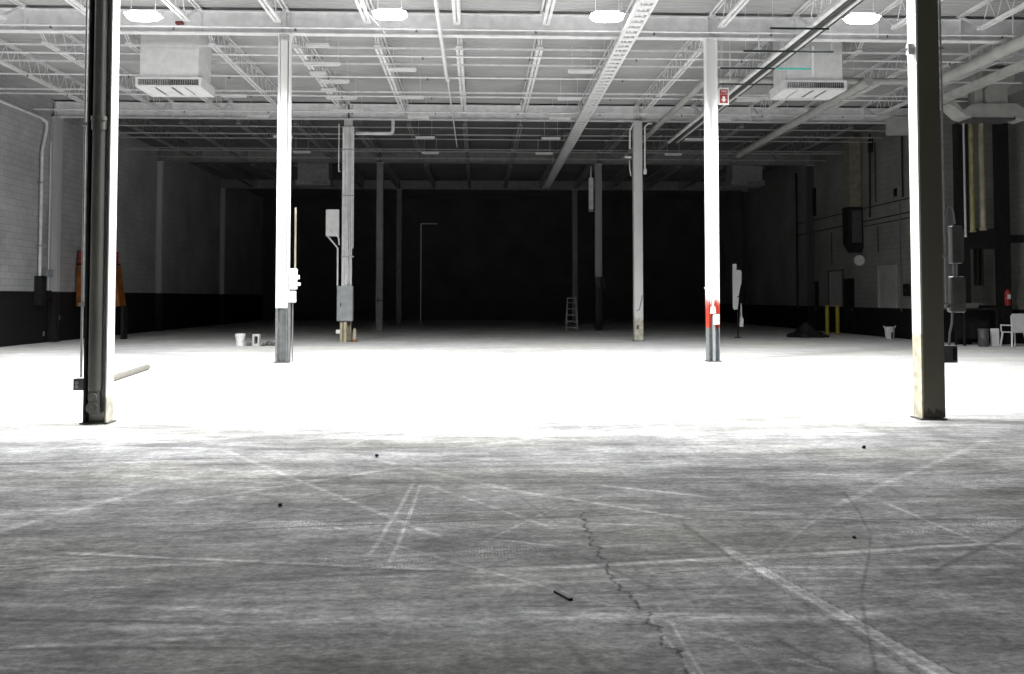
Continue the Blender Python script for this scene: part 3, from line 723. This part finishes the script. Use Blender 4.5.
S().cyl((0, 24.5, .1), (0, 24.5, .8), .008, 6).cyl((.05, 30, .1), (.05, 30, .8), .008, 6).obj('hanger', M_steelw, o)
# hanging air units
def make_unit(mw=None):
    mw = mw or M_white
    t = thing('air_unit', '', 'air diffuser', group='boxy hanging air units')
    MB().box(-.71, .71, .05, 1.10, .20, 1.56).obj('duct_drop', mw, t)
    f = MB(); f.box(-.80, .80, 0, .06, 0, .045).box(-.80, .80, 0, .06, .20, .245).box(-.80, -.74, 0, .06, .045, .20).box(.74, .80, 0, .06, .045, .20)
    f.box(-.80, -.74, .06, 1.15, 0, .245).box(.74, .80, .06, 1.15, 0, .245).box(-.74, .74, 1.09, 1.15, 0, .245)
    f.obj('diffuser_frame', mw, t)
    MB().box(-.74, .74, .07, .09, .045, .20).obj('grille_back', M_greyd, t)
    v = MB(); x = -.72
    while x < .74: v.box(x, x+.012 if x > -.05 else x+.028, .03, .065, .045, .20); x += .055
    v.obj('louvre', M_zinc, t)
    u = S(); u.box(-.74, -.42, .06, 1.09, .02, .04).box(.38, .74, .06, 1.09, .02, .04).box(-.36, -.02, .06, 1.09, .03, .05).box(.06, .32, .06, 1.09, .03, .05).obj('bottom_panel', mw, t)
    MB().box(-.74, .74, .06, 1.09, .06, .08).obj('bottom_shadow_plate', M_greyd, t)
    return t
au = make_unit(); au.location = (-7.62, 22.25, 6.69); au['label'] = 'white boxy hanging air unit left of the second left column, near one'
dup(au, (8.52, 22.25, 6.76), 'grey-white boxy hanging air unit behind the conduit bundle at the right')
au2 = make_unit(M_steeld); au2.location = (-7.65, 41.8, 6.72); au2['label'] = ('dim boxy hanging air unit far back, seen just right of the second left column')
dup(au2, (12.7, 41.8, 6.8), 'dim boxy hanging air unit far back, right of the second right column')
t = thing('fire_strobe', 'small dark red alarm strobe on the girder beside the left lit lamp', 'alarm', (-6.95, 20.99, 7.86)); MB().box(-.09, .09, -.05, .05, 0, .07, bev=.015).obj('body', M_dred := paint('dark_red', (.12, .02, .02), .5), t); MB().cyl((-.02, 0, -.02), (-.02, 0, 0), .04, 12).obj('lens', M_dred, t)

# ------------------------------------------------------------------ left wall things
t = thing('wall_conduit', 'pale pipe along the top of the left wall bending down to a black box', 'pipe', (XL+.10, 0, 0))
MB().path([(0, 12, 7.48), (0, 30.2, 7.48), (.02, 30.55, 7.40), (.02, 30.6, 7.2), (.0, 30.35, 6.4), (0, 30.35, 2.2)], .05, 12).obj('pipe', M_steelw, t, smooth=True)
S().box(-.1, .06, 30.26, 30.44, 5.3, 5.36).box(-.1, .06, 30.26, 30.44, 3.2, 3.26).obj('clamp', M_zinc, t)
t = thing('wall_box', 'black control box on the left wall under the pale pipe', 'electrical box', (XL+.12, 30.35, 1.25)); MB().box(-.12, .12, -.16, .2, 0, .98, bev=.01).obj('body', M_black, t); MB().box(.12, .13, -.13, .17, .05, .9).obj('door', M_black, t)
t = thing('junction_box', 'grey junction box with two short conduits on the left wall beside the nearest wall column', 'electrical box', (XL+.10, 30.85, 2.2)); MB().box(-.1, .1, -.15, .22, 0, .26, bev=.008).obj('body', M_grey, t)
S().cyl((0, -.05, -.45), (0, -.05, 0), .02, 8).cyl((0, .1, -.5), (0, .1, 0), .02, 8).cyl((0, .1, .26), (0, .1, 4.6), .016, 8).obj('conduit', M_steelw, t); MB().box(-.1, .08, .0, .2, -.78, -.45).obj('lower_switch', M_black, t)
o = thing('wall_pipe', 'thin pale pipe on the left wall just behind the nearest wall column', 'pipe', (XL+.07, 31.75, 0)); MB().cyl((0, 0, 1.75), (0, 0, 7.5), .035, 10).obj('pipe', M_steelw, o, smooth=True); MB().box(-.07, .03, -.05, .05, 4.2, 4.26).obj('clamp', M_zinc, o)
# orange thing behind the near left column
t = thing('hose_cabinet', 'orange and red tapered cabinet half hidden behind the near left column', 'cabinet', (-13.55, 33.4, 0))
MB().prism([(-.96, 1.2), (.60, 1.2), (.38, 2.7), (-.96, 2.7)], -.3, .3).obj('body', M_orange, t)
MB().box(-.92, .32, -.27, .27, 2.75, 3.2, bev=.02).obj('red_top', M_red, t, label='red upper box'); MB().box(-.94, .38, -.31, .28, 2.68, 2.76).obj('band', M_black, t)
S().box(-.7, -.6, -.2, .2, 0, 1.2).box(.6, .7, -.2, .2, 0, 1.2).obj('leg', M_black, t)
for k, (y, z) in enumerate(((31.6, .62), (32.0, .82), (30.9, .3))):
    t = thing('wall_outlet', 'tiny pale outlet plate low on the black part of the left wall, %s' % ('middle one', 'highest and farthest', 'lowest and nearest')[k], 'outlet', (XL+.012, y, z)); MB().box(-.01, .01, -.045, .045, -.07, .07, bev=.003).obj('plate', M_grey, t); MB().box(.01, .014, -.02, .02, -.03, .03).obj('socket', M_greyd, t)

# ------------------------------------------------------------------ floor objects
t = thing('floor_tube', 'pale tube lying on the floor behind the near left column', 'tube', (-6.80, 0, .06))
MB().cyl((.35, 15.6, 0), (-.10, 19.1, 0), .06, 20).obj('tube', M_cream_t := paint('cardboard_tube', (.17, .16, .14), .7, .1, 5), t, smooth=True)
MB().cyl((-.10, 19.1, 0), (-.105, 19.15, 0), .062, 20).obj('end_cap', M_greyd2, t, smooth=True)
t = thing('bucket', 'white plastic bucket on the floor left of the second left column', 'bucket', (-7.45, 28.6, 0))
MB().lathe([(.115, 0), (.12, .01), (.15, .36), (.165, .36), (.165, .38), (.145, .38), (.115, .03), (.02, .02)], 24).obj('pail', M_plastic, t, smooth=True)
MB().lathe([(.155, .30), (.168, .30), (.168, .32), (.155, .32)], 24).obj('rim_band', M_plastic, t, smooth=True)
pts = [(.165*math.cos(a_), -.02-.1*math.sin(a_), .33-.22*math.sin(a_)) for a_ in [PI*i/10 for i in range(11)]]
MB().path(pts, .005, 6).obj('handle', M_greyd, t)
t = thing('cinder_block', 'hollow grey cinder block standing on end between bucket and column', 'block', (-6.93, 28.55, 0))
b = MB(); b.box(-.105, .105, -.1, .1, 0, .07).box(-.105, .105, -.1, .1, .30, .37).box(-.105, -.055, -.1, .1, .07, .30).box(.055, .105, -.1, .1, .07, .30); b.obj('shell', M_conc, t)
MB().box(-.055, .055, .07, .1, .07, .30).obj('dark_back', M_greyd, t)
k = 0
for (x, y, s, nm) in ((-7.18, 28.6, .09, 'just right of the bucket'), (-6.7, 28.5, .07, 'just right of the cinder block'), (-6.55, 28.7, .11, 'largest, between block and column'), (-6.38, 28.55, .08, 'closest to the second left column')):
    b = MB(); r_ = bmesh.ops.create_icosphere(b.bm, subdivisions=2, radius=s)
    for v in b.bm.verts:
        v.co *= 1+R.uniform(-.28, .28); v.co.z = max(v.co.z*.9, -s*.55)
    o = b.obj('rubble_chunk', M_rubble, loc=(x, y, s*.55)); tag(o, 'rough grey chunk of rubble on the floor, ' + nm, 'rubble', 'rubble chunks by the bucket')
# stick and pebbles
t = MB().box(-.012, .012, -.075, .075, 0, .012, bev=.003).obj('stick', M_blackstick, loc=(.43, 4.58, .0)); t.rotation_euler = (0, 0, math.radians(27)); tag(t, 'short black stick lying on the near floor', 'stick')
for (x, y, s, nm) in ((3.85, 8.9, .022, 'right side, near the tyre marks'), (-.95, 8.6, .02, 'left of the middle, just before the bright floor'), (-1.42, 6.6, .016, 'left of the pale diagonal tracks'), (2.35, 5.6, .012, 'right of the long diagonal track')):
    b = MB(); bmesh.ops.create_icosphere(b.bm, subdivisions=1, radius=s)
    for v in b.bm.verts: v.co *= 1+R.uniform(-.25, .25)
    o = b.obj('pebble', M_black, loc=(x, y, s*.8)); tag(o, 'tiny dark pebble on the floor, ' + nm, 'pebble', 'dark pebbles on the floor')
# step ladder
t = thing('step_ladder', 'grey aluminium step ladder standing open before the farthest right column', 'ladder', (4.27, 41.0, 0))
M_alu = paint('aluminium', (.40, .40, .40), .4, .1, 8)
for s in (-1, 1):
    MB().path([(s*.26, -.3, .02), (s*.19, 0, 1.5)], .022, 8).obj('front_rail', M_alu, t); MB().path([(s*.26, .35, .02), (s*.19, .04, 1.45)], .018, 8).obj('rear_rail', M_alu, t)
for k in range(5):
    f_ = (.16+.28*k)/1.5; w = .26-.07*f_; MB().box(-w, w, -.3*(1-f_)-.05, -.3*(1-f_)+.05, .15+.28*k, .18+.28*k).obj('step', M_alu, t)
MB().box(-.21, .21, -.08, .12, 1.47, 1.52, bev=.01).obj('top_cap', M_alu, t)
# white wrapped thing on a black stand
t = thing('wrapped_stand', 'white sheet-wrapped panel on a thin black stand right of the red-banded column', 'stand', (9.68, 33.5, 0))
MB().cyl((.10, .12, .03), (.10, .12, 2.6), .03, 10).obj('post', M_black, t); MB().cyl((.10, .12, 0), (.10, .12, .03), .13, 20).obj('base', M_black, t)
MB().prism([(-.11, 2.78), (.02, 2.78), (.02, 2.55), (.18, 2.55), (.21, 2.45), (.20, 2.05), (.15, 1.9), (.09, 1.58), (.04, 1.56), (-.01, 1.12), (-.06, 1.05), (-.11, 1.12), (-.12, 1.9)], -.06, .06).obj('wrap', M_plastic, t)
MB().prism([(.03, 1.5), (.10, 1.52), (.05, 1.07), (-.02, 1.07)], -.05, .05).obj('lower_flap', M_plastic, t)
MB().prism([(.18, 1.28), (.20, 1.3), (.22, .8), (.27, .7), (.26, .42), (.13, .42), (.15, .75), (.17, .85)], -.05, .05).obj('hanging_scrap', M_plastic, t)

# ------------------------------------------------------------------ right wall things
def run(name, label, cat, pts, r, mat, seg=8):
    o = thing(name, label, cat, pts[0]); p0 = Vector(pts[0])
    MB().path([Vector(p)-p0 for p in pts], r, seg).obj('pipe', mat, o, smooth=True); return o
run('wall_cable', 'black cable run along the right wall, highest of three', 'cable', [(XR-.03, 30.1, 5.12), (XR-.03, 43.5, 5.12)], .022, M_black)
run('wall_cable', 'black cable run along the right wall, middle of three', 'cable', [(XR-.035, 30.1, 4.62), (XR-.035, 43.5, 4.55)], .025, M_black)
run('wall_cable', 'black cable run along the right wall, lowest of three', 'cable', [(XR-.03, 30.1, 4.42), (XR-.03, 37.5, 4.38)], .02, M_black)
run('drop_cable', 'long black vertical cable on the right wall beside the cream duct', 'cable', [(XR-.10, 35.0, 8.0), (XR-.10, 35.1, 4.7)], .035, M_black)
run('drop_cable', 'black vertical cable on the right wall ending in a small lump', 'cable', [(XR-.10, 34.55, 7.6), (XR-.10, 34.55, 5.25)], .025, M_black)
run('drop_cable', 'thick black vertical cable on the right wall beside the near right column', 'cable', [(XR-.10, 32.3, 8.0), (XR-.10, 32.3, 5.2)], .035, M_black)
run('drop_cable', 'short black cable hanging below the cable runs, right of the fan', 'cable', [(XR-.10, 34.4, 4.3), (XR-.10, 34.4, 3.25)], .015, M_black)
run('drop_cable', 'short black cable hanging below the cable runs, left of the fan', 'cable', [(XR-.10, 39.0, 4.4), (XR-.10, 39.0, 2.95)], .018, M_black)
run('drop_pipe', 'thin grey pipe down the right wall beside the small black switch box', 'pipe', [(XR-.10, 32.55, 5.0), (XR-.10, 32.55, 1.0)], .02, M_greyd2)
run('drop_pipe', 'dark wall pipe far back on the right wall', 'pipe', [(XR-.10, 43.3, 7.6), (XR-.10, 43.3, 1.0)], .05, M_black)
for (y0, y1, z0, z1, nm, mt) in ((34.9, 35.3, 7.30, 7.85, 'dark square vent high on the right wall beside the cables', M_black), (41.0, 41.7, 5.3, 6.6, 'tall dark vent on the right wall far back', M_black), (32.95, 33.15, 5.3, 5.6, 'small dark bracket on the right wall left of the near right column', M_black)):
    t = thing('wall_vent', nm, 'vent', (XR-.03, y0, z0)); MB().box(-.02, .029, 0, y1-y0, 0, z1-z0).obj('frame', mt, t)
    v = MB(); z = .04
    while z < z1-z0-.04: v.box(-.035, -.02, .03, y1-y0-.03, z, z+.02); z += .07
    v.obj('slat', mt, t)
t = thing('switch_box', 'small black switch box on the right wall left of the near right column', 'electrical box', (XR-.06, 32.2, 1.57)); MB().box(-.05, .055, -.2, .2, 0, .44, bev=.01).obj('body', M_black, t); MB().cyl((-.06, 0, .2), (-.05, 0, .2), .03, 10).obj('switch', M_greyd, t)
t = thing('vent_duct', 'cream vertical duct ending in a black hood on the right wall', 'duct', (15.37, 36.2, 0))
MB().box(-.26, .22, -.25, .25, 5.15, 8.0).obj('duct', M_creamd, t)
MB().prism([(-.36, 5.2), (.24, 5.2), (.26, 3.6), (.18, 3.35), (-.12, 3.35), (-.34, 3.7)], -.3, .3).obj('black_hood', M_black, t, label='black tapered hood'); MB().box(-.2, .18, -.33, -.30, 3.75, 5.05).obj('hood_panel', M_greyd, t)
t = thing('wall_fan', 'round pale fan below the black hood on the right wall', 'fan', (15.42, 35.85, 3.02)); MB().lathe([(.05, -.09), (.2, -.07), (.22, 0), (.2, .07), (.05, .09)], 20).obj('housing', M_steelw, t, smooth=True).rotation_euler = (PI/2, 0, 0)
MB().cyl((0, 0, .2), (0, .0, .32), .03, 8).obj('bracket', M_greyd, t)
o = thing('duct_end', 'pale square duct end hanging high, just left of the near right column', 'duct', (14.15, 29.6, 7.0)); MB().box(-.35, .38, -.2, .2, 0, .5).obj('duct', M_duct, o); MB().box(-.38, .41, -.22, -.2, -.03, .53).obj('flange', M_duct, o)
for k, (x, y) in enumerate(((14.25, 36.3), (14.72, 36.4))):
    t = thing('bollard', 'yellow bollard before the right wall, %s of two' % ('left', 'right')[k], 'bollard', (x, y, 0), group='yellow bollards'); MB().lathe([(.08, 0), (.08, 1.14), (.06, 1.19), (.02, 1.21)], 16).obj('post', M_yellow, t, smooth=True); MB().cyl((0, 0, 0), (0, 0, .015), .12, 16).obj('base_plate', M_greyd, t)
t = thing('trash_can', 'white plastic trash can before the right wall with a dark gap in its front', 'trash can', (15.12, 32.6, 0)); MB().lathe([(.14, 0), (.15, .02), (.18, .40), (.2, .41), (.2, .44), (.16, .44), (.13, .05), (.02, .04)], 20).obj('can', M_plastic, t, smooth=True); MB().box(-.02, .03, -.20, -.16, .02, .25).obj('dark_slot', M_black, t)
S().cyl((-.19, 0, .40), (-.22, 0, .48), .02, 8).cyl((.19, 0, .40), (.22, 0, .48), .02, 8).obj('handle', M_plastic, t)
b = MB(); bmesh.ops.create_icosphere(b.bm, subdivisions=4, radius=1)
from mathutils import noise as mn
for v in b.bm.verts:
    d_ = 1+.35*mn.noise(v.co*2.3)+.12*mn.noise(v.co*7); rr = v.co*d_
    zc = max(rr.z, 0); v.co = Vector((rr.x*.75, rr.y*.45, zc*.22+ .3*zc*math.exp(-(rr.x+.1)**2*6)))
o = b.obj('tarp_heap', M_black, loc=(12.6, 34.0, 0), smooth=True); tag(o, 'dark crumpled tarp heap on the floor in front of the black doors', 'tarp')
# hood, pipes and black frame at the far right
t = thing('exhaust_hood', 'pale angular exhaust duct junction at the upper right behind the near right column', 'duct', (14.7, 25.6, 6.7))
MB().prism([(-1.15, .40), (-.95, .30), (-.68, .06), (-.45, .0), (.70, .0), (.78, .06), (1.15, -.05), (1.3, .12), (.85, .42), (-.38, .42), (-.72, .22), (-1.1, .62)], -.35, .35).obj('plenum', M_duct, t)
MB().box(-.50, .80, -.37, .37, -.05, .0).obj('lower_lip', M_greyd, t)
MB().prism([(.0, .42), (.62, .42), (.62, .85), (.80, 1.05), (.88, 1.38), (.25, 1.38), (.18, 1.1), (.0, .85)], -.3, .3).obj('trunk_duct', M_duct, t)
MB().box(-.28, -.05, -.2, .2, .42, 1.38).obj('side_duct', M_duct, t)
for (x, r_, z0, mt, nm) in ((14.33, .03, 3.35, M_steeld2, 'thin pale vertical pipe below the exhaust duct, left of three'), (14.55, .075, 3.50, M_olivep, 'olive vertical pipe below the exhaust duct, middle of three'), (14.86, .085, 3.55, M_creamd, 'cream vertical pipe below the exhaust duct, right of three')):
    t = thing('vertical_pipe', nm, 'pipe', (x, 25.9, 0)); MB().cyl((0, 0, z0), (0, 0, 6.65), r_, 16).obj('pipe', mt, t, smooth=True); MB().cyl((0, 0, z0-.06), (0, 0, z0), r_*1.25, 16).obj('coupling', mt, t)
t = thing('black_frame', 'tall black steel frame with a cross beam at the far right', 'frame', (16.3, 28.7, 0))
MB().box(-.72, -.36, -.15, .15, 0, 7.2).obj('post', M_black, t); MB().box(.62, .98, -.15, .15, 0, 7.2).obj('post', M_black, t)
S().box(-.36, .62, -.12, .12, 3.1, 3.75).box(.98, 1.45, -.12, .12, 3.3, 3.55).obj('cross_beam', M_black, t); S().box(-.12, -.06, -.1, .1, 1.9, 3.1).box(.04, .10, -.1, .1, 1.9, 3.1).obj('hanging_bar', M_black, t)
t = thing('workbench', 'dark workbench with a pale sheet on top beneath the black frame', 'workbench', (15.75, 28.0, 0))
MB().box(-.55, .6, -.3, .3, 1.12, 1.18).obj('top', M_black, t)
for sx in (-.5, .55):
    for sy in (-.26, .26): MB().box(sx-.03, sx+.03, sy-.03, sy+.03, 0, 1.12).obj('leg', M_black, t)
MB().box(-.5, .55, .2, .26, .2, 1.1).obj('back_panel', M_black, t)
o = MB().box(-.24, .24, -.18, .18, 0, .16, bev=.01).obj('bench_box', M_greyd2, loc=(15.5, 27.95, 1.181)); tag(o, 'low grey box lying on the dark workbench', 'box')
t = thing('barrel', 'dark grey barrel on the floor in front of the workbench', 'barrel', (15.6, 27.3, 0)); MB().lathe([(.14, 0), (.15, .02), (.15, .25), (.16, .27), (.15, .29), (.15, .55), (.02, .56)], 20).obj('body', M_greyd, t, smooth=True); MB().lathe([(.155, .5), (.165, .5), (.165, .53), (.155, .53)], 20).obj('hoop', M_greyd2, t)
o = MB().box(-.13, .13, -.02, .02, 0, .55, bev=.005).obj('leaning_board', M_steelw, loc=(16.08, 27.5, 0)); tag(o, 'pale narrow board standing beside the dark workbench', 'board')
t = thing('fire_extinguisher', 'red fire extinguisher with a white label on the right black post', 'fire extinguisher', (17.05, 28.40, 1.25))
MB().lathe([(.08, 0), (.09, .02), (.09, .42), (.06, .5), (.03, .53)], 18).obj('cylinder', M_red, t, smooth=True); MB().box(-.05, .05, -.095, -.085, .22, .36).obj('label_patch', M_plastic, t, label='white label'); S().box(-.05, .07, -.02, .02, .53, .60).cyl((.05, 0, .55), (.11, -.02, .25), .012, 8).obj('handle', M_black, t)
MB().box(-.10, .10, .09, .14, .05, .45).obj('bracket', M_black, t)
# white plastic chair
t = thing('plastic_chair', 'white plastic chair at the right edge beside the black post', 'chair', (16.55, 27.3, 0), rz=math.radians(8))
MB().box(-.24, .24, -.24, .24, .43, .46, bev=.01).obj('seat', M_plastic, t)
b = MB(); b.prism([(-.25, .46), (.25, .46), (.27, .95), (.2, 1.02), (-.2, 1.02), (-.27, .95)], -.25, -.22); b.obj('backrest', M_plastic, t)
for sx in (-1, 1):
    for sy in (-1, 1): MB().cyl((sx*.26, sy*.25, 0), (sx*.21, sy*.2, .44), .022, 8, .03).obj('leg', M_plastic, t)
    MB().path([(sx*.26, -.22, .66), (sx*.27, .2, .66), (sx*.24, .22, .45)], .02, 8).obj('armrest', M_plastic, t)
# dim back area
run('back_conduit', 'thin lit conduit standing in the dark between the left columns and the back wall', 'conduit', [(-2.28, 50, 5.62), (-3.17, 50, 5.62), (-3.17, 50, 0)], .03, M_white)

# ------------------------------------------------------------------ world, camera
w = bpy.data.worlds.new('world'); sc.world = w; w.use_nodes = True
bg = w.node_tree.nodes['Background']; bg.inputs[0].default_value = (.9, .95, 1, 1); bg.inputs[1].default_value = .06
cam = bpy.data.cameras.new('camera'); co = bpy.data.objects.new('camera', cam); COL.objects.link(co)
F = 900.0
cam.sensor_width = 36; cam.sensor_fit = 'HORIZONTAL'; cam.lens = F/1024*36
cam.shift_y = -(337-263.4)/1024
cam.clip_end = 200
yaw, pitch, roll = math.radians(2.16), math.radians(2.2), math.radians(0.0)
co.location = (0, 0, 1.5)
co.rotation_euler = (Matrix.Rotation(-yaw, 3, 'Z') @ Matrix.Rotation(PI/2+pitch, 3, 'X') @ Matrix.Rotation(roll, 3, 'Z')).to_euler()
sc.camera = co
vs = sc.view_settings
sc.display_settings.display_device = 'sRGB'
vs.view_transform = 'Standard'; vs.look = 'None'; vs.gamma = 1; vs.use_curve_mapping = False; vs.exposure = 0
sc.cycles.use_denoising = True
sc.cycles.use_light_tree = True
sc.cycles.max_bounces = 8; sc.cycles.diffuse_bounces = 5
sc.cycles.sample_clamp_indirect = 10

for o in sc.objects:
    if o.parent is None and o.get('label') and not (4 <= len(o['label'].split()) <= 16): print('LABEL LENGTH', o.name, len(o['label'].split()), o['label'])
